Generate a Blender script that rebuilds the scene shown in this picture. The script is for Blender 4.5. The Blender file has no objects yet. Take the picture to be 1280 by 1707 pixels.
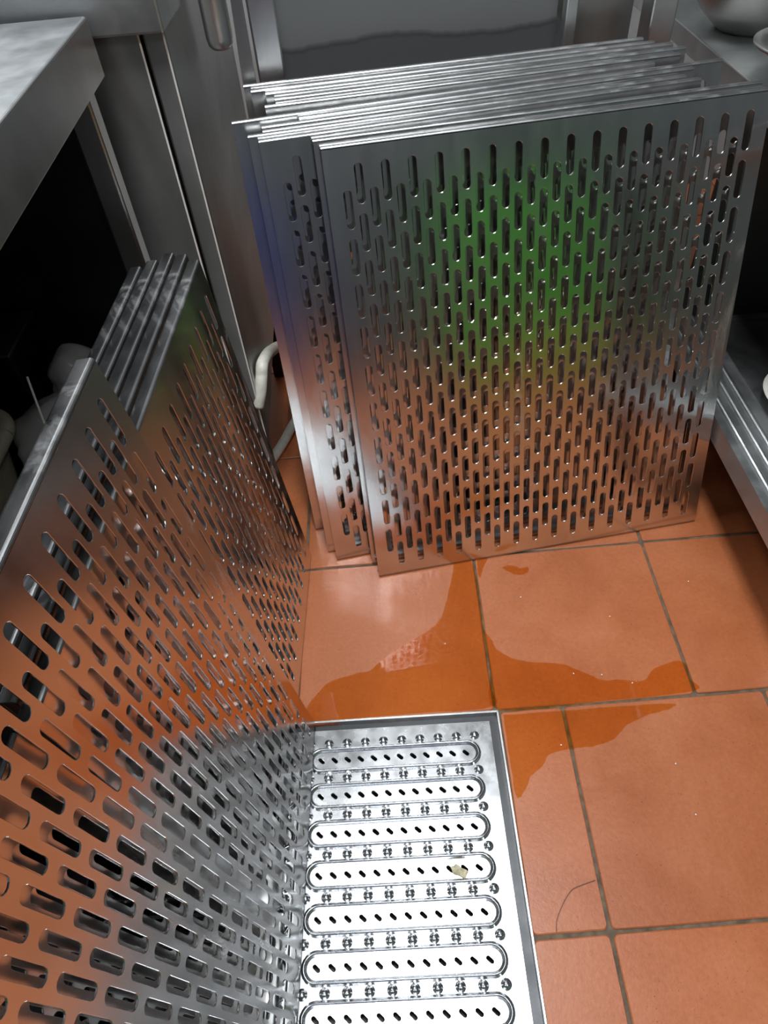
import bpy, bmesh, math, random
from mathutils import Matrix, Vector
random.seed(7)
SC = bpy.context.scene
COL = SC.collection
PI = math.pi

# ------------------------------------------------------------------ camera
cam = bpy.data.cameras.new('camera'); camo = bpy.data.objects.new('camera', cam); COL.objects.link(camo)
ROT = [[0.9974652, -0.0356179, -0.0615995], [0.0675560, 0.7458992, 0.6626240], [-0.0223458, 0.6651058, -0.7464147]]
m = Matrix(((ROT[0][0], ROT[1][0], -ROT[2][0], -0.1284), (ROT[0][1], ROT[1][1], -ROT[2][1], -0.4669),
            (ROT[0][2], ROT[1][2], -ROT[2][2], 0.9928), (0, 0, 0, 1)))
camo.matrix_world = m
cam.sensor_fit = 'HORIZONTAL'; cam.sensor_width = 36; cam.lens = 36 * 1141.7 / 1280; cam.clip_start = 0.02
SC.camera = camo

# ------------------------------------------------------------------ world, light, exposure
w = bpy.data.worlds.new('world'); SC.world = w; w.use_nodes = True
w.node_tree.nodes['Background'].inputs[0].default_value = (0.85, 0.93, 1.0, 1)
w.node_tree.nodes['Background'].inputs[1].default_value = 0.10
def area(name, loc, sx, sy, power, col, rot=(0, 0, 0)):
    l = bpy.data.lights.new(name, 'AREA'); l.shape = 'RECTANGLE'; l.size = sx; l.size_y = sy; l.energy = power; l.color = col
    o = bpy.data.objects.new(name, l); COL.objects.link(o); o.location = loc; o.rotation_euler = rot
    return o
area('tube_light', (-0.10, 0.02, 2.48), 0.34, 0.70, 34, (0.95, 0.98, 1.0))
area('fill_light_side', (-0.95, 1.00, 2.48), 0.30, 0.60, 18, (0.97, 0.99, 1.0))  # added fill lamp without a known source, lifts the far floor tiles
area('fill_light_rear', (0.55, -1.75, 2.48), 1.2, 0.30, 22, (0.97, 0.99, 1.0))  # added lamp behind the viewer, there to light the reflected bins
SC.view_settings.view_transform = 'Standard'; SC.view_settings.look = 'None'
SC.view_settings.gamma = 1; SC.view_settings.use_curve_mapping = False
SC.view_settings.exposure = 0.30

# ------------------------------------------------------------------ materials
def newmat(name):
    mt = bpy.data.materials.new(name); mt.use_nodes = True
    nt = mt.node_tree; b = nt.nodes['Principled BSDF']
    return mt, nt, b
def tex(nt, scale, detail=4, rough=.55, stretch=(1, 1, 1), dist=0.0, coord='Object'):
    tc = nt.nodes.new('ShaderNodeTexCoord'); mp = nt.nodes.new('ShaderNodeMapping'); mp.inputs['Scale'].default_value = stretch
    n = nt.nodes.new('ShaderNodeTexNoise'); n.inputs['Scale'].default_value = scale
    n.inputs['Detail'].default_value = detail; n.inputs['Roughness'].default_value = rough; n.inputs['Distortion'].default_value = dist
    nt.links.new(tc.outputs[coord], mp.inputs[0]); nt.links.new(mp.outputs[0], n.inputs[0])
    return n
def ramp(nt, src, stops):
    r = nt.nodes.new('ShaderNodeValToRGB'); nt.links.new(src, r.inputs[0])
    e = r.color_ramp.elements
    while len(e) < len(stops): e.new(.5)
    for i, (p, c) in enumerate(stops):
        e[i].position = p; e[i].color = c if len(c) == 4 else (*c, 1)
    return r
def maprange(nt, src, a, b, c, d):
    r = nt.nodes.new('ShaderNodeMapRange'); nt.links.new(src, r.inputs[0])
    for i, v in enumerate((a, b, c, d)): r.inputs[i + 1].default_value = v
    return r
def bump(nt, src, b, strength, dist=.001):
    n = nt.nodes.new('ShaderNodeBump'); n.inputs['Strength'].default_value = strength; n.inputs['Distance'].default_value = dist
    nt.links.new(src, n.inputs['Height']); nt.links.new(n.outputs[0], b.inputs['Normal']); return n
def steel(name, col, r0, r1, scale=18, stretch=(1, 1, 1), bmp=.05, stain=.12):
    mt, nt, b = newmat(name)
    b.inputs['Metallic'].default_value = 1
    n = tex(nt, scale, 5, .6, stretch)
    rr = maprange(nt, n.outputs[0], .3, .7, r0, r1); nt.links.new(rr.outputs[0], b.inputs['Roughness'])
    n2 = tex(nt, 7, 6, .65, (1, 1, 1), .6)
    lo = tuple(c * (1 - stain) for c in col); hi = tuple(min(1, c * (1 + stain * .6)) for c in col)
    rp = ramp(nt, n2.outputs[0], [(.3, lo), (.7, hi)]); nt.links.new(rp.outputs[0], b.inputs['Base Color'])
    bump(nt, n.outputs[0], b, bmp, .0006)
    return mt
def plain(name, col, rough=.5, metal=0, noise=.08, scale=20):
    mt, nt, b = newmat(name)
    b.inputs['Roughness'].default_value = rough; b.inputs['Metallic'].default_value = metal
    n = tex(nt, scale, 4)
    rp = ramp(nt, n.outputs[0], [(.3, tuple(c * (1 - noise) for c in col)), (.7, tuple(min(1, c * (1 + noise)) for c in col))])
    nt.links.new(rp.outputs[0], b.inputs['Base Color'])
    return mt
M_SHEET = steel('sheet_steel', (.77, .765, .755), .14, .23, 30, (1, 1, .25), .03, .10)
def smear(mt, scale, lo, hi, amt):
    nt = mt.node_tree; b = nt.nodes['Principled BSDF']; src = b.inputs['Roughness'].links[0].from_socket
    n = tex(nt, scale, 6, .7, (1, 1, .5), 1.5); r = ramp(nt, n.outputs[0], [(lo, (0, 0, 0)), (hi, (1, 1, 1))])
    ma = nt.nodes.new('ShaderNodeMath'); ma.operation = 'MULTIPLY_ADD'; nt.links.new(r.outputs[0], ma.inputs[0]); ma.inputs[1].default_value = amt
    nt.links.new(src, ma.inputs[2]); nt.links.new(ma.outputs[0], b.inputs['Roughness'])
    m2 = maprange(nt, r.outputs[0], 0, 1, 1, .90); nt.links.new(m2.outputs[0], b.inputs['Metallic'])
smear(M_SHEET, 6, .60, .75, .22)
M_FLANGE = steel('flange_steel', (.44, .45, .46), .26, .42, 22, (.6, 1, 1), .05, .25)
smear(M_FLANGE, 9, .55, .70, .25)
M_DRAIN = steel('drain_steel', (.58, .60, .62), .21, .31, 40, (1, 1, 1), .05, .14)
M_CAB = steel('cabinet_steel', (.40, .40, .39), .28, .42, 9, (1, 1, .3), .03, .18)
def aniso(mt, amt, rot):
    nt = mt.node_tree; b = nt.nodes['Principled BSDF']; b.inputs['Anisotropic'].default_value = amt; b.inputs['Anisotropic Rotation'].default_value = rot
    t = nt.nodes.new('ShaderNodeTangent'); t.direction_type = 'RADIAL'; t.axis = 'Z'; nt.links.new(t.outputs[0], b.inputs['Tangent'])
M_DOOR = steel('brushed_door_steel', (.50, .50, .485), .42, .55, 9, (1, 1, .3), .03, .15)
aniso(M_DOOR, .9, 0.25)
M_TOP = steel('worktop_steel', (.47, .49, .50), .36, .55, 14, (1, 1, 1), .06, .25)
M_DARK = steel('shade_dark_steel', (.07, .072, .075), .3, .5, 10, (1, 1, 1), .04, .2)  # interior shade under tables and cabinet is put into this dark colour
M_SCUFF = steel('scuffed_steel', (.32, .33, .34), .34, .52, 9, (1, 1, 1), .05, .5)
M_POST = steel('post_steel', (.62, .62, .62), .26, .40, 16, (1, 1, .3), .04, .2)
M_PANEL = plain('painted_panel', (.17, .175, .175), .5, .35, .12, 6)
def panel_mat():
    mt, nt, b = newmat('stained_panel'); b.inputs['Roughness'].default_value = .5; b.inputs['Metallic'].default_value = .3
    tc = nt.nodes.new('ShaderNodeTexCoord'); sx = nt.nodes.new('ShaderNodeSeparateXYZ'); nt.links.new(tc.outputs['Object'], sx.inputs[0])
    n = tex(nt, 6, 5, .6, (1, 1, .2)); a = nt.nodes.new('ShaderNodeMath'); a.operation = 'MULTIPLY_ADD'; nt.links.new(n.outputs[0], a.inputs[0]); a.inputs[1].default_value = .035
    nt.links.new(sx.outputs[2], a.inputs[2])
    r = ramp(nt, a.outputs[0], [(.699, (.085, .09, .095)), (.7045, (.05, .055, .06)), (.710, (.16, .165, .165))]); nt.links.new(r.outputs[0], b.inputs['Base Color'])
    return mt
M_STAIN = panel_mat()
M_BLACK = plain('pit_black', (.22, .21, .20), .8)
M_WALL = plain('wall_white', (.32, .33, .33), .6)
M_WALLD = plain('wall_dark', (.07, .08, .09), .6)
M_CEIL = plain('ceiling_white', (.55, .56, .56), .7)
M_BOWL = steel('bowl_enamel', (.55, .54, .51), .3, .45, 8, (1, 1, 1), .02, .1)
M_WHITE = plain('white_ceramic', (.80, .79, .74), .3)
M_HOSE = plain('hose_white', (.72, .70, .62), .4, 0, .15, 60)
M_IVORY = plain('ivory_plastic', (.42, .39, .29), .4, 0, .15, 30)
M_HAIR = plain('hair_black', (.05, .03, .025), .5)
M_SCRAP = plain('food_scrap', (.42, .38, .25), .6, 0, .4, 200)
M_GREEN = plain('green_plastic', (.085, .37, .055), .45, 0, .1, 5)  # green, blue and lime serve only the added bins behind the viewer
M_BLUE = plain('blue_plastic', (.03, .055, .22), .45, 0, .1, 5)
M_LIME = plain('lime_plastic', (.30, .38, .05), .45, 0, .1, 5)

def bag_mat():
    mt, nt, b = newmat('bag_plastic')
    b.inputs['Base Color'].default_value = (.45, .45, .44, 1); b.inputs['Roughness'].default_value = .35
    b.inputs['Transmission Weight'].default_value = .35
    n = tex(nt, 30, 4); bump(nt, n.outputs[0], b, .5, .004)
    return mt
M_BAG = bag_mat()

def tile_mat():
    mt, nt, b = newmat('terracotta')
    n1 = tex(nt, 5, 6, .6, (1, 1, 1), .3, 'Generated')
    geo = nt.nodes.new('ShaderNodeNewGeometry')
    def wn(scale, detail, rough=.6, dist=0.):
        n = nt.nodes.new('ShaderNodeTexNoise'); nt.links.new(geo.outputs['Position'], n.inputs[0])
        n.inputs['Scale'].default_value = scale; n.inputs['Detail'].default_value = detail; n.inputs['Roughness'].default_value = rough
        n.inputs['Distortion'].default_value = dist; return n
    big = wn(6, 6, .6, .4); fine = wn(160, 5, .7); sp = wn(420, 2, .5); scr = wn(28, 6, .75, 1.2)
    base = ramp(nt, big.outputs[0], [(.28, (.36, .105, .038)), (.5, (.43, .135, .052)), (.75, (.48, .165, .070))])
    mx = nt.nodes.new('ShaderNodeMixRGB'); mx.blend_type = 'MULTIPLY'
    fr = ramp(nt, fine.outputs[0], [(.3, (.88, .86, .84)), (.7, (1.06, 1.06, 1.06))])
    mx.inputs[0].default_value = 1; nt.links.new(base.outputs[0], mx.inputs[1]); nt.links.new(fr.outputs[0], mx.inputs[2])
    # dark specks
    spk = ramp(nt, sp.outputs[0], [(.26, (1, 1, 1)), (.29, (0, 0, 0))])
    m2 = nt.nodes.new('ShaderNodeMixRGB'); nt.links.new(spk.outputs[0], m2.inputs[0]); nt.links.new(mx.outputs[0], m2.inputs[1])
    m2.inputs[2].default_value = (.12, .04, .02, 1)
    # pale mineral smears
    sm = ramp(nt, scr.outputs[0], [(.66, (0, 0, 0)), (.80, (.5, .5, .5))])
    m3 = nt.nodes.new('ShaderNodeMixRGB'); nt.links.new(sm.outputs[0], m3.inputs[0]); nt.links.new(m2.outputs[0], m3.inputs[1])
    m3.inputs[2].default_value = (.62, .34, .24, 1)
    oi = nt.nodes.new('ShaderNodeObjectInfo'); vr = maprange(nt, oi.outputs['Random'], 0, 1, .90, 1.08)
    hs = nt.nodes.new('ShaderNodeHueSaturation'); nt.links.new(vr.outputs[0], hs.inputs['Value']); nt.links.new(m3.outputs[0], hs.inputs['Color'])
    nt.links.new(hs.outputs[0], b.inputs['Base Color'])
    rr = maprange(nt, big.outputs[0], .3, .7, .30, .44); nt.links.new(rr.outputs[0], b.inputs['Roughness'])
    b.inputs['Specular IOR Level'].default_value = .42
    add = nt.nodes.new('ShaderNodeMath'); add.operation = 'MULTIPLY_ADD'; nt.links.new(fine.outputs[0], add.inputs[0]); add.inputs[1].default_value = .25
    nt.links.new(big.outputs[0], add.inputs[2])
    bump(nt, add.outputs[0], b, .25, .004)
    return mt
M_TILE = tile_mat()
M_GROUT = plain('grout', (.12, .085, .055), .8, 0, .45, 60)

def water_mat():
    mt = bpy.data.materials.new('water_film'); mt.use_nodes = True; nt = mt.node_tree; nt.nodes.clear()
    out = nt.nodes.new('ShaderNodeOutputMaterial'); mix = nt.nodes.new('ShaderNodeMixShader')
    tr = nt.nodes.new('ShaderNodeBsdfTransparent'); tr.inputs[0].default_value = (.94, .76, .45, 1)
    gl = nt.nodes.new('ShaderNodeBsdfGlossy'); gl.inputs['Roughness'].default_value = .02
    fr = nt.nodes.new('ShaderNodeFresnel'); fr.inputs['IOR'].default_value = 1.33
    nt.links.new(fr.outputs[0], mix.inputs[0]); nt.links.new(tr.outputs[0], mix.inputs[1]); nt.links.new(gl.outputs[0], mix.inputs[2])
    nt.links.new(mix.outputs[0], out.inputs[0]); return mt
M_WATER = water_mat()

# ------------------------------------------------------------------ mesh helpers
class MB:
    def __init__(s): s.v = []; s.f = []
    def add(s, vs, fs):
        k = len(s.v); s.v += [tuple(v) for v in vs]; s.f += [tuple(i + k for i in f) for f in fs]; return s
    def box(s, x0, x1, y0, y1, z0, z1, bev=0.0):
        if bev <= 0:
            vs = [(x, y, z) for z in (z0, z1) for y in (y0, y1) for x in (x0, x1)]
            fs = [(0, 2, 3, 1), (4, 5, 7, 6), (0, 1, 5, 4), (2, 6, 7, 3), (0, 4, 6, 2), (1, 3, 7, 5)]
            return s.add(vs, fs)
        bm = bmesh.new(); bmesh.ops.create_cube(bm, size=1)
        for v in bm.verts: v.co = Vector(((x0 + x1) / 2 + v.co.x * (x1 - x0), (y0 + y1) / 2 + v.co.y * (y1 - y0), (z0 + z1) / 2 + v.co.z * (z1 - z0)))
        bmesh.ops.bevel(bm, geom=list(bm.edges), offset=bev, segments=2, affect='EDGES', profile=.5)
        bm.verts.index_update(); s.add([v.co[:] for v in bm.verts], [[v.index for v in f.verts] for f in bm.faces]); bm.free(); return s
    def prism(s, poly, z0, z1):
        n = len(poly); vs = [(x, y, z0) for x, y in poly] + [(x, y, z1) for x, y in poly]
        fs = [tuple(reversed(range(n))), tuple(range(n, 2 * n))] + [(i, (i + 1) % n, n + (i + 1) % n, n + i) for i in range(n)]
        return s.add(vs, fs)
    def extrude(s, prof, a0, a1, fn):
        """closed profile [(p,q)], extruded a0..a1; fn(a,p,q)->xyz"""
        n = len(prof); vs = [fn(a0, p, q) for p, q in prof] + [fn(a1, p, q) for p, q in prof]
        fs = [tuple(range(n)), tuple(reversed(range(n, 2 * n)))] + [(i, n + i, n + (i + 1) % n, (i + 1) % n) for i in range(n)]
        return s.add(vs, fs)
    def lathe(s, prof, cx, cy, z, n=40):
        k = len(prof); vs = []; fs = []
        for j in range(n):
            a = 2 * PI * j / n
            for r, h in prof: vs.append((cx + r * math.cos(a), cy + r * math.sin(a), z + h))
        for j in range(n):
            for i in range(k - 1):
                fs.append((j * k + i, ((j + 1) % n) * k + i, ((j + 1) % n) * k + i + 1, j * k + i + 1))
        return s.add(vs, fs)
    def tube(s, pts, r, n=10, cap=True):
        pts = [Vector(p) for p in pts]; k = len(pts); vs = []; fs = []; up = Vector((0, 0, 1))
        T = [(pts[min(i + 1, k - 1)] - pts[max(i - 1, 0)]).normalized() for i in range(k)]
        N = T[0].orthogonal().normalized()
        for i in range(k):
            N = (N - T[i] * N.dot(T[i])).normalized(); B = T[i].cross(N)
            for j in range(n):
                a = 2 * PI * j / n; vs.append(pts[i] + (N * math.cos(a) + B * math.sin(a)) * r)
        for i in range(k - 1):
            for j in range(n): fs.append((i * n + j, i * n + (j + 1) % n, (i + 1) * n + (j + 1) % n, (i + 1) * n + j))
        if cap: fs += [tuple(reversed(range(n))), tuple(range((k - 1) * n, k * n))]
        return s.add(vs, fs)
    def mesh(s, name, mat, smooth=False, fix=True):
        me = bpy.data.meshes.new(name); me.from_pydata(s.v, [], s.f)
        if fix:
            bm = bmesh.new(); bm.from_mesh(me); bmesh.ops.remove_doubles(bm, verts=bm.verts, dist=1e-6)
            bmesh.ops.recalc_face_normals(bm, faces=bm.faces); bm.to_mesh(me); bm.free()
        me.materials.append(mat)
        if smooth:
            for p in me.polygons: p.use_smooth = True
        return me
def ob(name, me, parent=None, loc=None, rot=None):
    o = bpy.data.objects.new(name, me); COL.objects.link(o)
    if parent: o.parent = parent
    if loc: o.location = loc
    if rot: o.rotation_euler = rot
    return o
def put(name, mb, mat, parent=None, smooth=False, **k): return ob(name, mb.mesh(name, mat, smooth), parent, **k)
def tag(o, label=None, cat=None, group=None, kind=None):
    if label: o['label'] = label
    if cat: o['category'] = cat
    if group: o['group'] = group
    if kind: o['kind'] = kind
    return o
def thing(name, label, cat, loc=(0, 0, 0), rz=0., group=None):
    o = ob(name, None, None, loc, (0, 0, rz)); o.empty_display_size = .05; return tag(o, label, cat, group)
def catmull(P, n=8):
    P = [Vector(p) for p in P]; Q = [P[0] * 2 - P[1]] + P + [P[-1] * 2 - P[-2]]; out = []
    for i in range(1, len(Q) - 2):
        for k in range(n):
            t = k / n; a, b, c, d = Q[i - 1:i + 3]
            out.append(.5 * ((2 * b) + (c - a) * t + (2 * a - 5 * b + 4 * c - d) * t * t + (3 * b - a - 3 * c + d) * t ** 3))
    return out + [P[-1]]

# ------------------------------------------------------------------ setting: floor and tiles
def AF(x, y): return (1.0210 * x + .00854 * y - .0024, .02254 * x + .9997 * y - .0034)
DX0, DX1, DY0, DY1 = -.575, .002, -.64, -.004     # drain opening
fl = MB()
X0, X1, Y0, Y1 = -1.5, 1.5, -2.3, 1.75
for a, b, c, d in ((X0, DX0, Y0, Y1), (DX1, X1, Y0, Y1), (DX0, DX1, Y0, DY0), (DX0, DX1, DY1, Y1)): fl.box(a, b, c, d, -.05, -.0028)
floor = tag(put('floor', fl, M_GROUT), 'dark brown grout joints between the terracotta tiles', kind='structure')
def rounded(x0, x1, y0, y1, r, seg=4, jit=.0007):
    pts = []
    for cx, cy, a0 in ((x1 - r, y1 - r, 0), (x0 + r, y1 - r, 90), (x0 + r, y0 + r, 180), (x1 - r, y0 + r, 270)):
        for k in range(seg + 1):
            a = math.radians(a0 + 90 * k / seg); pts.append((cx + r * math.cos(a), cy + r * math.sin(a)))
    out = []
    for i, p in enumerate(pts):
        q = pts[(i + 1) % len(pts)]; out.append(p)
        L = math.hypot(q[0] - p[0], q[1] - p[1])
        if L > .03:
            for k in range(1, 5):
                t = k / 5; out.append((p[0] + (q[0] - p[0]) * t + random.uniform(-jit, jit), p[1] + (q[1] - p[1]) * t + random.uniform(-jit, jit)))
    return out
def tile(x0, x1, y0, y1):
    g = random.uniform(.0016, .0028); poly = rounded(x0 + g, x1 - g, y0 + g, y1 - g, random.uniform(.003, .008))
    poly = [AF(*p) for p in poly]
    cx = sum(p[0] for p in poly) / len(poly); cy = sum(p[1] for p in poly) / len(poly)
    dz = random.uniform(-.0005, .0003); n = len(poly)
    c = .0016; ins = []
    for x, y in poly:
        d = math.hypot(x - cx, y - cy); ins.append((x - (x - cx) / d * c, y - (y - cy) / d * c))
    tx, ty = random.uniform(-.002, .002), random.uniform(-.002, .002)
    def z(x, y): return dz - .0004 + tx * (x - cx) + ty * (y - cy)
    vs = [(x, y, -.010) for x, y in poly] + [(x, y, z(x, y) - .0012) for x, y in poly] + [(x, y, z(x, y)) for x, y in ins]
    fs = [tuple(range(2 * n, 3 * n))]
    for k in (0, n):
        fs += [(k + i, k + (i + 1) % n, k + n + (i + 1) % n, k + n + i) for i in range(n)]
    put('floor_tile', MB().add(vs, fs), M_TILE, floor)
rows = []
for r in range(-8, 6):
    y0 = r * .3; off = 0.0 if r >= 0 else .1
    if r == 2: off = .12
    c0 = -5
    for c in range(-5, 6):
        x0 = c * .3 + off; x1 = x0 + .3; ya, yb = y0, y0 + .3
        if ya < -2.3 or yb > 1.8: continue
        x0 = max(x0, -1.46); x1 = min(x1, 1.46)
        if x1 - x0 < .03: continue
        # cut round the drain
        if yb > DY0 and ya < -.001:
            if x1 <= DX0 or x0 >= .0: pass
            else:
                if x0 < DX0 - .02: tile(x0, DX0, ya, yb)
                if x1 > .02: tile(.004, x1, ya, yb)
                if ya < DY0 - .03: tile(max(x0, DX0), min(x1, .004), ya, DY0 - .004)
                continue
        tile(x0, x1, ya, yb)

# walls and ceiling
def wall(name, x0, x1, y0, y1, z0, z1, mat, label): tag(put(name, MB().box(x0, x1, y0, y1, z0, z1), mat), label, kind='structure')
wall('wall_back', -1.6, 1.6, 1.75, 1.8, -.05, 2.6, M_WALL, 'pale kitchen wall behind the steel units')
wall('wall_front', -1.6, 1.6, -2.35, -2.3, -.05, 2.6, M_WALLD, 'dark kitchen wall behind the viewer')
wall('wall_left', -1.55, -1.5, -2.3, 1.75, -.05, 2.6, M_WALL, 'pale kitchen wall on the left')
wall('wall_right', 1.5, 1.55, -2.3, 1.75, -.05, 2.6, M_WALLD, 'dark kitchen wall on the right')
wall('ceiling', -1.6, 1.6, -2.35, 1.8, 2.6, 2.65, M_CEIL, 'white ceiling')

# ------------------------------------------------------------------ cells with holes
def ring_cell(mb, cx, cy, x0, x1, y0, y1, L, Wd, ang, z0, z1, ch, fn, extra=16):
    """rectangular cell with a stadium hole (length L, width Wd, long axis at ang); fn(x,y,z)->xyz"""
    r = Wd / 2; h = L / 2 - r; ca, sa = math.cos(ang), math.sin(ang)
    A = set()
    for x, y in ((x0, y0), (x1, y0), (x1, y1), (x0, y1)): A.add(round(math.atan2(y - cy, x - cx), 7))
    for e in (-1, 1):
        for k in range(7):
            t = -PI / 2 + PI * k / 6; px, py = e * (h + r * math.cos(t)), e * r * math.sin(t)
            A.add(round(math.atan2(px * sa + py * ca, px * ca - py * sa), 7))
    A = sorted(A); n = len(A)
    def hole(a, rr):
        dx, dy = math.cos(a), math.sin(a); u = dx * ca + dy * sa; v = -dx * sa + dy * ca
        t = rr / abs(v) if abs(v) > 1e-9 else 1e9
        if abs(u) * t > h:
            u_, hh = abs(u), h; disc = (u_ * hh) ** 2 - (hh * hh - rr * rr); t = u_ * hh + math.sqrt(max(disc, 0))
        return cx + dx * t, cy + dy * t
    def rect(a):
        dx, dy = math.cos(a), math.sin(a); t = 1e9
        if dx > 1e-9: t = min(t, (x1 - cx) / dx)
        if dx < -1e-9: t = min(t, (x0 - cx) / dx)
        if dy > 1e-9: t = min(t, (y1 - cy) / dy)
        if dy < -1e-9: t = min(t, (y0 - cy) / dy)
        return cx + dx * t, cy + dy * t
    R_ = [rect(a) for a in A]; H1 = [hole(a, r) for a in A]; H0 = [hole(a, r + ch) for a in A]
    vs = [fn(x, y, z1) for x, y in R_] + [fn(x, y, z1) for x, y in H0] + [fn(x, y, z1 - ch * (1 if z1 > z0 else -1)) for x, y in H1] + [fn(x, y, z0) for x, y in H1] + [fn(x, y, z0) for x, y in R_]
    fs = []
    for k in range(4):
        fs += [(k * n + i, k * n + (i + 1) % n, (k + 1) * n + (i + 1) % n, (k + 1) * n + i) for i in range(n)]
    mb.add(vs, fs)
def slab(mb, x0, x1, y0, y1, z0, z1, fn):
    if x1 - x0 < 1e-6 or y1 - y0 < 1e-6: return
    vs = [fn(x, y, z) for z in (z0, z1) for x, y in ((x0, y0), (x1, y0), (x1, y1), (x0, y1))]
    mb.add(vs, [(0, 3, 2, 1), (4, 5, 6, 7)])

# ------------------------------------------------------------------ perforated sheets
TH = .0013
def sheet_mesh(W, H, n_odd):
    """local: x along width, z up, front face at y=0 facing -y, slots in two staggered column sets"""
    mb = MB(); ncol = 32; p = .0174; mx = (W - ncol * p) / 2; q = .0594
    b0 = (H - n_odd * q) / 2; s0, s1 = .0025, H - .0025
    fn = lambda x, y, z: (x, TH - z, y)
    slab(mb, 0, mx, s0, s1, 0, TH, fn); slab(mb, W - mx, W, s0, s1, 0, TH, fn)
    for c in range(ncol):
        xa = mx + c * p; xb = xa + p
        n = n_odd if c % 2 else n_odd - 1
        y = b0 if c % 2 else b0 + q / 2
        slab(mb, xa, xb, s0, y, 0, TH, fn)
        for k in range(n):
            ring_cell(mb, (xa + xb) / 2, y + q / 2, xa, xb, y, y + q, .0480, .0106, PI / 2, 0, TH, .00035, fn)
            y += q
        slab(mb, xa, xb, y, s1, 0, TH, fn)
    # side edge faces
    for x in (0, W): mb.add([(x, 0, s0), (x, TH, s0), (x, TH, s1), (x, 0, s1)], [(0, 1, 2, 3)])
    return mb.mesh('perforated_sheet', M_SHEET, fix=False)
def flange_prof(F, lip, r=.0032, t=TH):
    """closed profile (depth, up) of the folded top edge; up=0 at the top face"""
    o = []; i = []
    o.append((0, -.0040)); i.append((t, -.0040))
    for k in range(5):
        a = PI - (PI / 2) * k / 4; o.append((r + r * math.cos(a), -r + r * math.sin(a))); i.append((r + (r - t) * math.cos(a), -r + (r - t) * math.sin(a)))
    for k in range(5):
        a = PI / 2 - (PI / 2) * k / 4; o.append((F - r + r * math.cos(a), -r + r * math.sin(a))); i.append((F - r + (r - t) * math.cos(a), -r + (r - t) * math.sin(a)))
    o.append((F, -lip)); i.append((F - t, -lip))
    return o + i[::-1]
def flange_mesh(W, H, F, top=True):
    s = 1 if top else -1; z = H if top else 0
    return MB().extrude(flange_prof(F, .007), 0, W, lambda a, p, q: (a, p, z + s * q)).mesh('flange', M_FLANGE)
WP, HP, HQ = .592, .687, .591
ME_BIG = sheet_mesh(WP, HP, 11); ME_SMALL = sheet_mesh(WP, HQ, 9)
ME_FT = {}
def perforated(loc, rz, tilt, label, group, small=False, F=.0135):
    H = HQ if small else HP
    root = thing('perforated_panel', label, 'panel', loc, 0, group)
    root.rotation_euler = (Matrix.Rotation(rz, 3, 'Z') @ Matrix.Rotation(-tilt, 3, 'X')).to_euler()
    key = (small, F)
    if key not in ME_FT: ME_FT[key] = (flange_mesh(WP, H, F, True), flange_mesh(WP, H, F, False))
    ob('slotted_sheet', ME_SMALL if small else ME_BIG, root)
    tag(ob('top_flange', ME_FT[key][0], root), 'folded top edge, scuffed and shiny')
    ob('bottom_flange', ME_FT[key][1], root)
    return root
RS = [(-.2971, .5384, .1170, .1558, 'slotted steel panel at the very back of the right-hand leaning stack, against the bench'),
      (-.2825, .5088, .1260, .1689, 'second slotted steel panel from the back of the right-hand stack'),
      (-.2603, .4948, .1275, .1652, 'third slotted steel panel from the back of the right-hand stack'),
      (-.2438, .4646, .1354, .1807, 'fourth slotted steel panel from the back of the right-hand stack'),
      (-.2550, .4345, .1354, .1994, 'fifth slotted steel panel from the back of the right-hand stack'),
      (-.2896, .3827, .1718, .2056, 'slotted steel panel whose top corner sticks out furthest left of the right-hand stack'),
      (-.2026, .3806, .1583, .2060, 'slotted steel panel slid out to the right in the middle of the right-hand stack'),
      (-.2498, .3573, .1574, .2060, 'slotted steel panel just in front of the one slid out to the right'),
      (-.2645, .3255, .1587, .2218, 'fourth slotted steel panel from the front of the right-hand stack'),
      (-.2483, .3063, .1636, .2231, 'third slotted steel panel from the front, its left rows of slots uncovered, bluish'),
      (-.1837, .2925, .1343, .2318, 'second slotted steel panel from the front, only a water-marked left strip showing'),
      (-.1720, .2620, .1344, .2548, 'frontmost slotted steel panel of the right-hand stack, full face showing green and copper reflections')]
for x, y, rz, t, lab in RS:
    perforated((x, y, .0005), rz, t, lab, 'slotted steel panels leaning in the right-hand stack')
# left stack: width runs towards the viewer, faces +x
def left_panel(xf, yf, yaw, tilt, lab, small, group):
    # far bottom corner (xf,yf); e = (-sin yaw, -cos yaw); local x must run from near end to far end so that -y_local faces +x
    ex, ey = math.sin(yaw), math.cos(yaw)                       # local +x points away from the viewer
    x0, y0 = xf - ex * WP, yf - ey * WP
    return perforated((x0, y0, .0005), math.atan2(ey, ex), tilt, lab, group, small, F=.0150 if small else .0175)
GL = 'slotted steel panels leaning in the left-hand stack'
left_panel(-.2788, -.0069, .0245, .1225, 'tall slotted steel panel nearest the viewer, standing on the drain cover on the left', False, GL)
for k, (dy, lab) in enumerate([(0, 'shorter slotted steel panel, frontmost of the five behind the tall left one'),
        (.016, 'second of the five shorter slotted panels counted from the drain side, left stack'),
        (.022, 'middle one of the five shorter slotted panels in the left stack'),
        (.007, 'fourth of the five shorter slotted panels counted from the drain side, left stack'),
        (-.006, 'shorter slotted panel at the far left of the left stack, by the table leg')]):
    left_panel(-.2961 - .0175 * k, .322 + dy, .0352, .0926, lab, True, GL)

for k, lab in enumerate(['shorter slotted panel glimpsed through the slots of the tall left one, near the viewer', 'innermost slotted panel glimpsed through the slots of the tall left one']):
    left_panel(-.3085 - .0178 * k, -.274 - .004 * k, .0245, .1260, lab, True, GL)

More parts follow.
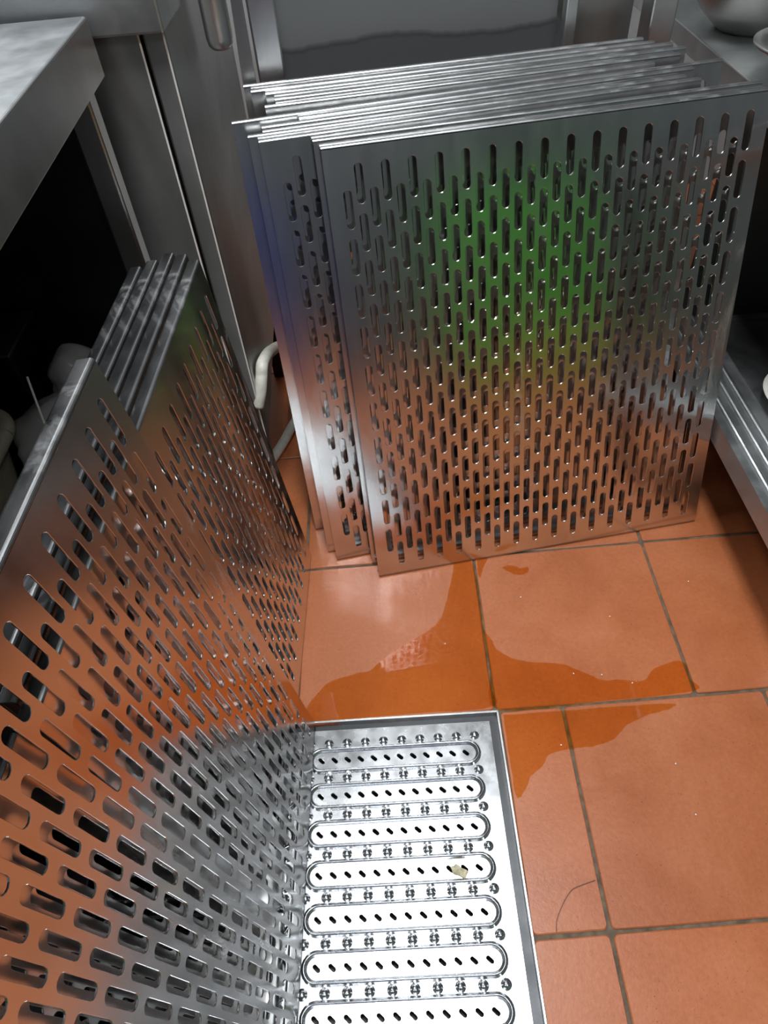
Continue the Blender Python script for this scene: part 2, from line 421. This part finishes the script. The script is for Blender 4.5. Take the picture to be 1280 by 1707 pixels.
# ------------------------------------------------------------------ drain
dr = thing('drain_cover', 'embossed stainless steel drain cover set in the tiled floor', 'drain cover')
fr = MB(); ztop = .0012
def rim(mb, x0, x1, y0, y1): mb.box(x0, x1, y0, y1, -.03, ztop, .0008)
for nm, bx in (('frame_rail', (-.0015, .0022, DY0 - .002, -.004)), ('frame_rail', (DX0 - .002, DX0 + .002, DY0 - .002, -.004)),
               ('frame_rail', (DX0 - .002, .0022, -.0062, -.0028)), ('frame_rail', (DX0 - .002, .0022, DY0 - .003, DY0 + .001))):
    put(nm, MB().box(*bx, -.03, ztop, .0008), M_POST, dr)
put('channel_bed', MB().box(DX0, 0, DY0, -.004, -.031, -.029), M_BLACK, dr)
put('channel_lip', MB().box(DX0, -.001, -.017, -.0062, -.012, -.010).box(-.018, -.001, DY0, -.0171, -.012, -.010), M_DARK, dr)
# cover plate with oblique drain slots
PZ = -.0055; pl = MB(); PX0, PX1, PY0, PY1 = DX0 + .014, -.0135, DY0 + .006, -.0165
fnz = lambda x, y, z: (x, y, z)
dotrows = [-.0375 - .0518 * k for k in range(12)]; srows = [-.0375 - .0518 * (k + .5) for k in range(11)]
units = [(-.287, -.033), (-.555, -.301)]
yprev = PY1; sh = .0060
for ys in srows:
    ya, yb = ys - sh, ys + sh
    slab(pl, PX0, PX1, yb, yprev, PZ - .0015, PZ, fnz)
    xs = []
    for u0, u1 in units:
        for j in range(12): xs.append(u1 - .0215 - .01945 * j)
    xs.sort(); pos = PX0
    for xc in xs:
        xa, xb = xc - .0085, xc + .0085
        slab(pl, pos, xa, ya, yb, PZ - .0015, PZ, fnz)
        ring_cell(pl, xc, ys, xa, xb, ya, yb, .0108, .0050, math.radians(-42), PZ - .0015, PZ, .0003, fnz); pos = xb
    slab(pl, pos, PX1, ya, yb, PZ - .0015, PZ, fnz); yprev = ya
slab(pl, PX0, PX1, PY0, yprev, PZ - .0015, PZ, fnz)
for a, b, c, d in ((PX0, PX1, PY0, PY0), (PX0, PX1, PY1, PY1), (PX0, PX0, PY0, PY1), (PX1, PX1, PY0, PY1)):
    pl.add([(a, c, PZ - .009), (b, d, PZ - .009), (b, d, PZ), (a, c, PZ)], [(0, 1, 2, 3)])
ob('cover_plate', pl.mesh('cover_plate', M_DRAIN, fix=False), dr)
# dome mesh
dm = MB(); prof = [(.0068, 0), (.0062, .0006), (.0052, .0020), (.0040, .0034), (.0026, .0045), (.0012, .0050), (.0001, .00515)]
dome_me = dm.lathe(prof, 0, 0, 0, 16).mesh('dome', M_DRAIN, True)
for y in dotrows:
    for j in range(19):
        ob('dome', dome_me, dr, (-.0385 - .0274 * j, y, PZ))
def ridge_mesh(Lx, Wy, wr, hh):
    mb = MB(); R_ = Wy / 2 - wr / 2; hx = Lx / 2 - Wy / 2; path = []
    for k in range(13): a = -PI / 2 + PI * k / 12; path.append((hx + R_ * math.cos(a), R_ * math.sin(a), math.cos(a), math.sin(a)))
    for k in range(13): a = PI / 2 + PI * k / 12; path.append((-hx + R_ * math.cos(a), R_ * math.sin(a), math.cos(a), math.sin(a)))
    pr = [(-wr / 2, 0), (-wr * .40, hh * .16), (-wr * .2, hh * .66), (-wr * .03, hh), (wr * .03, hh), (wr * .2, hh * .66), (wr * .40, hh * .16), (wr / 2, 0)]
    k = len(pr); n = len(path); vs = [(x + nx * p, y + ny * p, q) for x, y, nx, ny in path for p, q in pr]
    fs = [(i * k + j, ((i + 1) % n) * k + j, ((i + 1) % n) * k + j + 1, i * k + j + 1) for i in range(n) for j in range(k - 1)]
    return mb.add(vs, fs).mesh('ridge', M_DRAIN, True)
rm = ridge_mesh(.256, .0395, .0078, .0046)
for u0, u1 in units:
    for y in srows: ob('raised_ridge', rm, dr, ((u0 + u1) / 2, y, PZ))

# ------------------------------------------------------------------ water
def puddle(pts, lab, z=.0004):
    # smooth outline, thin film
    P = catmull([(x, y, 0) for x, y in pts] + [(pts[0][0], pts[0][1], 0)], 5)[:-1]
    poly = [(p.x + random.uniform(-.0008, .0008), p.y + random.uniform(-.0008, .0008)) for p in P]
    cx = sum(p[0] for p in poly) / len(poly); cy = sum(p[1] for p in poly) / len(poly); n = len(poly)
    bm = bmesh.new(); vv = [bm.verts.new((x, y, z)) for x, y in poly]
    f = bm.faces.new(vv); bmesh.ops.triangulate(bm, faces=[f]); 
    me = bpy.data.meshes.new('water_puddle'); bmesh.ops.recalc_face_normals(bm, faces=bm.faces)
    for q in bm.faces:
        if q.normal.z < 0: q.normal_flip()
    bm.to_mesh(me); bm.free(); me.materials.append(M_WATER)
    tag(ob('water_puddle', me), lab, 'water', 'thin puddles on the tiles')
puddle([(-0.036, 0.284), (-0.005, 0.284), (0.0, 0.2), (-0.005, 0.05), (-0.006, 0.004), (-0.118, 0.0), (-0.284, -0.002), (-0.292, 0.02), (-0.262, 0.059), (-0.214, 0.075), (-0.194, 0.078), (-0.159, 0.106), (-0.118, 0.131), (-0.078, 0.158), (-0.061, 0.192), (-0.048, 0.236)],
       'wet patch above the drain cover, reflecting the panel stack')
puddle([(-0.002, 0.14), (0.008, 0.122), (0.018, 0.099), (0.052, 0.078), (0.108, 0.07), (0.138, 0.055), (0.171, 0.037), (0.203, 0.035), (0.232, 0.031), (0.26, 0.053), (0.302, 0.06), (0.303, 0.031), (0.303, 0.009), (0.159, 0.002), (0.002, -0.002), (-0.001, 0.062)],
       'wide wet strip along the near edge of the middle tile')
puddle([(0.008, -0.011), (0.091, -0.010), (0.254, -0.008), (0.26, -0.016), (0.223, -0.025), (0.188, -0.038), (0.171, -0.053), (0.146, -0.065), (0.106, -0.069), (0.091, -0.07), (0.065, -0.076), (0.054, -0.09), (0.033, -0.106), (0.025, -0.12), (0.009, -0.134), (0.007, -0.092)],
       'wet patch right of the drain cover corner')
puddle([(0.048, 0.266), (0.063, 0.27), (0.081, 0.262), (0.094, 0.264), (0.09, 0.251), (0.072, 0.248), (0.059, 0.256)], 'tiny separate water spot on the middle tile')
puddle([(0.006, 0.285), (0.025, 0.29), (0.016, 0.27), (0.006, 0.248), (0.004, 0.264)], 'small wet sliver at the far left corner of the middle tile')

# hair, scrap
hp = catmull([(.031, -.298, .0008), (.034, -.285, .0012), (.045, -.268, .0014), (.058, -.254, .0012), (.069, -.249, .0008), (.092, -.243, .0012)], 6)
tag(put('hair', MB().tube(hp, .00035, 5), M_HAIR), 'thin dark curved hair lying on the tile right of the drain', 'hair')
sc = MB(); bm = bmesh.new(); bmesh.ops.create_icosphere(bm, subdivisions=3, radius=1)
for v in bm.verts:
    n = 1 + .25 * math.sin(v.co.x * 5 + 1) * math.cos(v.co.y * 4) + random.uniform(-.06, .06)
    v.co = Vector((v.co.x * .011 * n, v.co.y * .006 * n, max(v.co.z, -.3) * .0022 * n))
    v.co = Matrix.Rotation(-.5, 3, 'Z') @ v.co
me = bpy.data.meshes.new('food_scrap'); bm.to_mesh(me); bm.free(); me.materials.append(M_SCRAP)
tag(ob('food_scrap', me, None, (-.081, -.2225, PZ + .0009)), 'soggy yellowish food scrap on the drain cover', 'food scrap')
crumb = MB().box(-.0011, .0011, -.0008, .0008, 0, .0012, .0003).mesh('crumb', M_WHITE)
CR = [((-.068, .118), 'white crumb in the wet patch above the drain cover'), ((.07, .2), 'white crumb on the dry left part of the middle tile'),
      ((.171, .045), 'white crumb at the water edge of the middle tile'), ((.214, .028), 'rightmost white crumb in the wet strip of the middle tile'),
      ((.128, .05), 'leftmost white crumb in the wet strip of the middle tile'), ((.21, .15), 'white crumb in the dry centre of the middle tile'),
      ((.36, .21), 'white crumb on the tile at the far right, by the side table'), ((.085, -.063), 'white crumb on the water edge right of the drain corner'),
      ((.24, -.10), 'upper white crumb on the large right-hand tile'), ((.245, -.17), 'lower white crumb on the large right-hand tile')]
CL = [c[1] for c in CR]
for i, (x, y) in enumerate([c[0] for c in CR]):
    o = ob('crumb', crumb, None, (x, y, .0003), (0, 0, i * 1.3)); tag(o, CL[i], 'crumb', 'tiny white crumbs scattered on the tiles')

# ------------------------------------------------------------------ back bench (open below) behind the right-hand stack
bb = thing('steel_bench', 'stainless steel bench frame with grey panels behind the leaning stack', 'bench', (-.292, .690, 0), .105)
def leg(mb_args, parent, nm='leg', mat=M_POST): return put(nm, MB().box(*mb_args, .003), mat, parent)
leg((0, .040, 0, .040, 0, 1.0), bb)
leg((.592, .632, 0, .040, .0, 1.0), bb)
leg((.470, .490, .03, .05, .60, 1.0), bb, 'mullion')
put('lower_rail', MB().box(.0, .63, .045, .075, .585, .625, .003), M_CAB, bb)
put('back_panel', MB().box(.04, .470, .070, .080, .62, 1.0), M_STAIN, bb)
put('side_panel', MB().box(.49, .592, .070, .080, .62, 1.0), M_CAB, bb)
leg((.0, .040, .50, .54, 0, 1.0), bb); leg((.592, .632, .50, .54, 0, 1.0), bb)
put('undershelf', MB().box(0, .632, .1, .54, .56, .58), M_DARK, bb)

# ------------------------------------------------------------------ tall cabinet behind left stack
CX, CY = -.359, .470
tc = thing('tall_cabinet', 'tall stainless steel cabinet with a vertical seam behind the left stack', 'cabinet', (CX, CY, 0))
put('door', MB().box(-.60, -.029, 0, .012, .10, .80, .003), M_DOOR, tc)
put('corner_post', MB().box(-.0265, 0, 0, .02, .0, .80, .003), M_DOOR, tc)
sw = MB(); P = [(.018, .155), (.14, .178), (.265, .205), (.45, .235), (.45, .98), (.018, .98)]; n = len(P)
sw.add([(-.008, y, z) for y, z in P] + [(-.0005, y, z) for y, z in P], [tuple(range(n)), tuple(reversed(range(n, 2 * n)))] + [(i, n + i, n + (i + 1) % n, (i + 1) % n) for i in range(n)])
put('side_wall', sw, M_DOOR, tc)
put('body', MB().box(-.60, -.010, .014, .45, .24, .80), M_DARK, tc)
put('top_box', MB().box(-.60, .004, -.016, .10, .790, .98, .003), M_TOP, tc)
put('leg', MB().box(-.045, -.01, .40, .435, 0, .24, .002), M_DARK, tc)
pp = MB().lathe([(.001, 0), (.012, .001), (.017, .006), (.0185, .014), (.0185, .30)], 0, 0, 0, 28)  # cylinder added in place of a bright reflection on the cabinet side
tag(ob('reflection_cylinder', pp.mesh('reflection_cylinder', M_POST, True), None, (-.331, .655, .722)), 'round-ended steel cylinder standing in for a reflection beside the bench leg', 'pipe')
gs = MB(); P = [(-.3055, .86), (-.294, .86), (-.2945, .60), (-.316, .60), (-.313, .70)]
n = len(P)
gs.add([(x, .672, z) for x, z in P] + [(x, .676, z) for x, z in P], [tuple(range(n)), tuple(reversed(range(n, 2 * n)))] + [(i, n + i, n + (i + 1) % n, (i + 1) % n) for i in range(n)])
tag(put('gusset_plate', gs, M_POST), 'pale bent steel bracket left of the bench leg', 'bracket')

# ------------------------------------------------------------------ left table
lt = thing('steel_table', 'stainless steel table with a folded apron above the left stack', 'table', (-.432, .440, 0), .045)
put('tabletop', MB().box(-.75, 0, -1.6, 0, .806, .815, .002), M_TOP, lt)
put('apron', MB().box(-.006, .001, -1.6, .0, .757, .8145, .002), M_CAB, lt)
put('apron', MB().box(-.75, -.006, -.006, .001, .757, .8145, .002), M_CAB, lt)
put('leg', MB().box(-.044, -.014, -.040, -.010, 0, .80, .003), M_CAB, lt)
put('leg', MB().box(-.044, -.014, -1.59, -1.56, 0, .80, .003), M_CAB, lt)
put('leg', MB().box(-.74, -.71, -.040, -.010, 0, .80, .003), M_CAB, lt)
put('leg', MB().box(-.74, -.71, -1.59, -1.56, 0, .80, .003), M_CAB, lt)
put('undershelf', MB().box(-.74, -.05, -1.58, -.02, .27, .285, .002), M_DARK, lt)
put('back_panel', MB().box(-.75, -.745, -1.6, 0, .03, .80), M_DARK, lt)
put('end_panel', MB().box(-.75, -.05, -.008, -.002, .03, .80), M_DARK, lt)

# clutter on the undershelf
bk = thing('plastic_basket', 'ivory plastic basket with a thick rounded rim under the left table', 'basket', (-.745, .06, .286))
def rrect(hx, hy, r, z, k=8):
    out = []
    for cx, cy, a0 in ((hx - r, hy - r, 0), (-hx + r, hy - r, 90), (-hx + r, -hy + r, 180), (hx - r, -hy + r, 270)):
        for j in range(k + 1): a = math.radians(a0 + 90 * j / k); out.append((cx + r * math.cos(a), cy + r * math.sin(a), z))
    return out
path = rrect(.135, .17, .045, .165); put('rim', MB().tube(path + [path[0]], .0105, 12, False), M_IVORY, bk, True)
wl = MB(); a = rrect(.128, .163, .04, .16); b = rrect(.105, .14, .035, .0); n = len(a)
wl.add(a + b, [(i, (i + 1) % n, n + (i + 1) % n, n + i) for i in range(n)] + [tuple(range(n, 2 * n))]); put('basket_wall', wl, M_IVORY, bk)
def blob(name, loc, sc_, seed, mat):
    random.seed(seed); bm = bmesh.new(); bmesh.ops.create_icosphere(bm, subdivisions=4, radius=1)
    k = [(random.uniform(2, 5), random.uniform(2, 5), random.uniform(0, 6)) for _ in range(5)]
    for v in bm.verts:
        n = 1 + sum(.055 * abs(math.sin(v.co.x * a + v.co.z * b + c) * math.cos(v.co.y * b + c)) * (1 if i % 2 else -1) for i, (a, b, c) in enumerate(k))
        if v.co.z > .6: n *= 1.15
        v.co = Vector((v.co.x * sc_[0] * n, v.co.y * sc_[1] * n, v.co.z * sc_[2] * n))
    me = bpy.data.meshes.new(name); bm.to_mesh(me); bm.free(); me.materials.append(mat)
    for p in me.polygons: p.use_smooth = True
    return ob(name, me, None, loc)
tag(blob('plastic_bag', (-.570, .225, .376), (.055, .07, .075), 5, M_BAG), 'crumpled translucent bag by the basket rim under the left table', 'bag')
tag(blob('plastic_bag', (-.535, .09, .358), (.04, .06, .06), 9, M_BAG), 'smaller grey crumpled bag between basket and left stack', 'bag')
tag(blob('plastic_jar', (-.575, .352, .374), (.045, .045, .075), 2, M_BAG), 'cloudy plastic tub behind the ivory basket', 'tub')
tb = thing('steel_tray', 'dark steel box with a bright corner edge at the back of the undershelf', 'box', (-.76, .365, .286))
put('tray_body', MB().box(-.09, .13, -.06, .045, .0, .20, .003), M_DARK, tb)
put('tray_rim', MB().box(-.092, .132, -.062, .047, .197, .2015, .001), M_CAB, tb)
tag(put('wire', MB().tube(catmull([(-.573, .232, .502), (-.566, .212, .478), (-.553, .172, .42)], 6), .0014, 6), M_WHITE), 'short white wire sticking up behind the ivory rim', 'wire')

# ------------------------------------------------------------------ right-hand table with ribbed undershelf
rt = thing('side_table', 'stainless steel table on the right with a ribbed lower shelf', 'table', (.425, 0, 0))
TZ = .63
put('tabletop', MB().box(0, .62, .0, 1.25, TZ - .012, TZ, .0015), M_TOP, rt)
put('top_edge', MB().box(-.0035, .0, .0, 1.25, TZ - .030, TZ + .0015, .001), M_POST, rt)
prof = []; SZ = .20
x = -.010; prof.append((x, SZ - .040)); prof.append((x, SZ))
for xc in (.010, .031, .049):
    for dx, dz in ((-.0055, 0), (-.0035, .003), (-.0012, .0042), (.0012, .0042), (.0035, .003), (.0055, 0)): prof.append((xc + dx, SZ + dz))
prof += [(.0625, SZ), (.0635, SZ - .003), (.60, SZ - .003), (.60, SZ - .006), (.0, SZ - .006), (-.0085, SZ - .006), (-.0085, SZ - .040)]
put('lower_shelf', MB().extrude(prof, .0, .70, lambda a, p, q: (p, a, q)), M_TOP, rt)
for x in (.02, .57):
    for y in (.02, 1.2): put('leg', MB().box(x, x + .035, y, y + .035, 0, TZ - .012, .003), M_POST, rt)
put('back_panel', MB().box(.615, .62, .0, 1.25, .03, TZ - .012), M_DARK, rt)  # back and end panels added dark so the open interior looks shaded
put('end_panel', MB().box(.02, .62, .700, .705, .03, TZ - .012), M_DARK, rt)
put('shelf_floor', MB().box(.075, .60, .005, .68, SZ - .0025, SZ - .0005), M_SCUFF, rt)
# dishes
ds = MB().lathe([(.001, 0), (.035, 0), (.040, .006), (.068, .022), (.080, .030), (.081, .032), (.066, .026), (.038, .010), (.001, .008)], 0, 0, 0, 48)
tag(ob('dinner_plate', ds.mesh('dinner_plate', M_WHITE, True), None, (.573, .408, SZ + .0003)), 'white ceramic dish on the ribbed lower shelf at the right edge', 'dish')
bw = MB().lathe([(.001, 0), (.060, 0), (.066, .004), (.095, .030), (.120, .065), (.128, .072), (.140, .075), (.146, .080), (.150, .112), (.156, .118), (.153, .121), (.146, .116), (.140, .086), (.122, .074), (.092, .036), (.001, .008)], 0, 0, 0, 64)
tag(ob('bowl', bw.mesh('bowl', M_BOWL, True), None, (.530, .905, TZ + .0005)), 'large wide-rimmed grey bowl on the right-hand table', 'bowl')
b2 = MB().lathe([(.001, 0), (.045, 0), (.062, .02), (.082, .045), (.092, .052), (.098, .052), (.099, .055), (.090, .056), (.078, .048), (.056, .02), (.040, .006), (.001, .006)], 0, 0, 0, 48)
tag(ob('bowl', b2.mesh('bowl', M_POST, True), None, (.500, .605, TZ + .0005)), 'smaller shiny steel bowl in front of the large one', 'bowl')

# ------------------------------------------------------------------ hose
hpts = catmull([(-.3620, .474, .236), (-.3530, .480, .262), (-.3475, .492, .286), (-.344, .512, .300), (-.343, .600, .262), (-.343, .725, .182), (-.325, .785, .10), (-.315, .79, .035), (-.325, .75, .012), (-.337, .712, .011), (-.352, .67, .011), (-.363, .635, .011), (-.379, .594, .011), (-.40, .55, .011), (-.43, .51, .011)], 7)  # upper arch models the hose's mirror image in the side wall as tube
tag(put('hose', MB().tube(hpts, .0105, 12), M_HOSE, None, True), 'white plastic hose between the two stacks, its upper arch shaped after its reflection', 'hose')

# ------------------------------------------------------------------ unseen bins added behind the viewer to colour the steel's reflections
def reflection_crate(name, x0, x1, y0, y1, h, mat, lab):
    t = thing(name, lab, 'reflection_crate', ((x0 + x1) / 2, (y0 + y1) / 2, 0)); hx, hy = (x1 - x0) / 2, (y1 - y0) / 2
    a = rrect(hx, hy, .04, h); b = rrect(hx - .02, hy - .02, .035, .0); c = rrect(hx - .012, hy - .012, .03, h); n = len(a)
    mb = MB().add(a + b, [(i, (i + 1) % n, n + (i + 1) % n, n + i) for i in range(n)] + [tuple(range(n, 2 * n))])
    mb.add(a + c, [(i, (i + 1) % n, n + (i + 1) % n, n + i) for i in range(n)]); mb.add(c, [tuple(range(n))])
    put('bin_body', mb, mat, t); p = rrect(hx + .004, hy + .004, .044, h - .01); put('rim', MB().tube(p + [p[0]], .012, 8, False), mat, t, True)
reflection_crate('reflection_bin', .62, 1.44, -1.75, -1.38, .78, M_GREEN, 'unseen green plastic bin added behind the viewer for the green reflection')
reflection_crate('reflection_bin', -.42, .08, -1.75, -1.38, .70, M_BLUE, 'unseen blue plastic bin added behind the viewer for the blue reflection')
reflection_crate('reflection_bin', .74, 1.36, -1.34, -1.14, .16, M_LIME, 'unseen low yellow-green bin added behind the viewer for the yellow reflection')
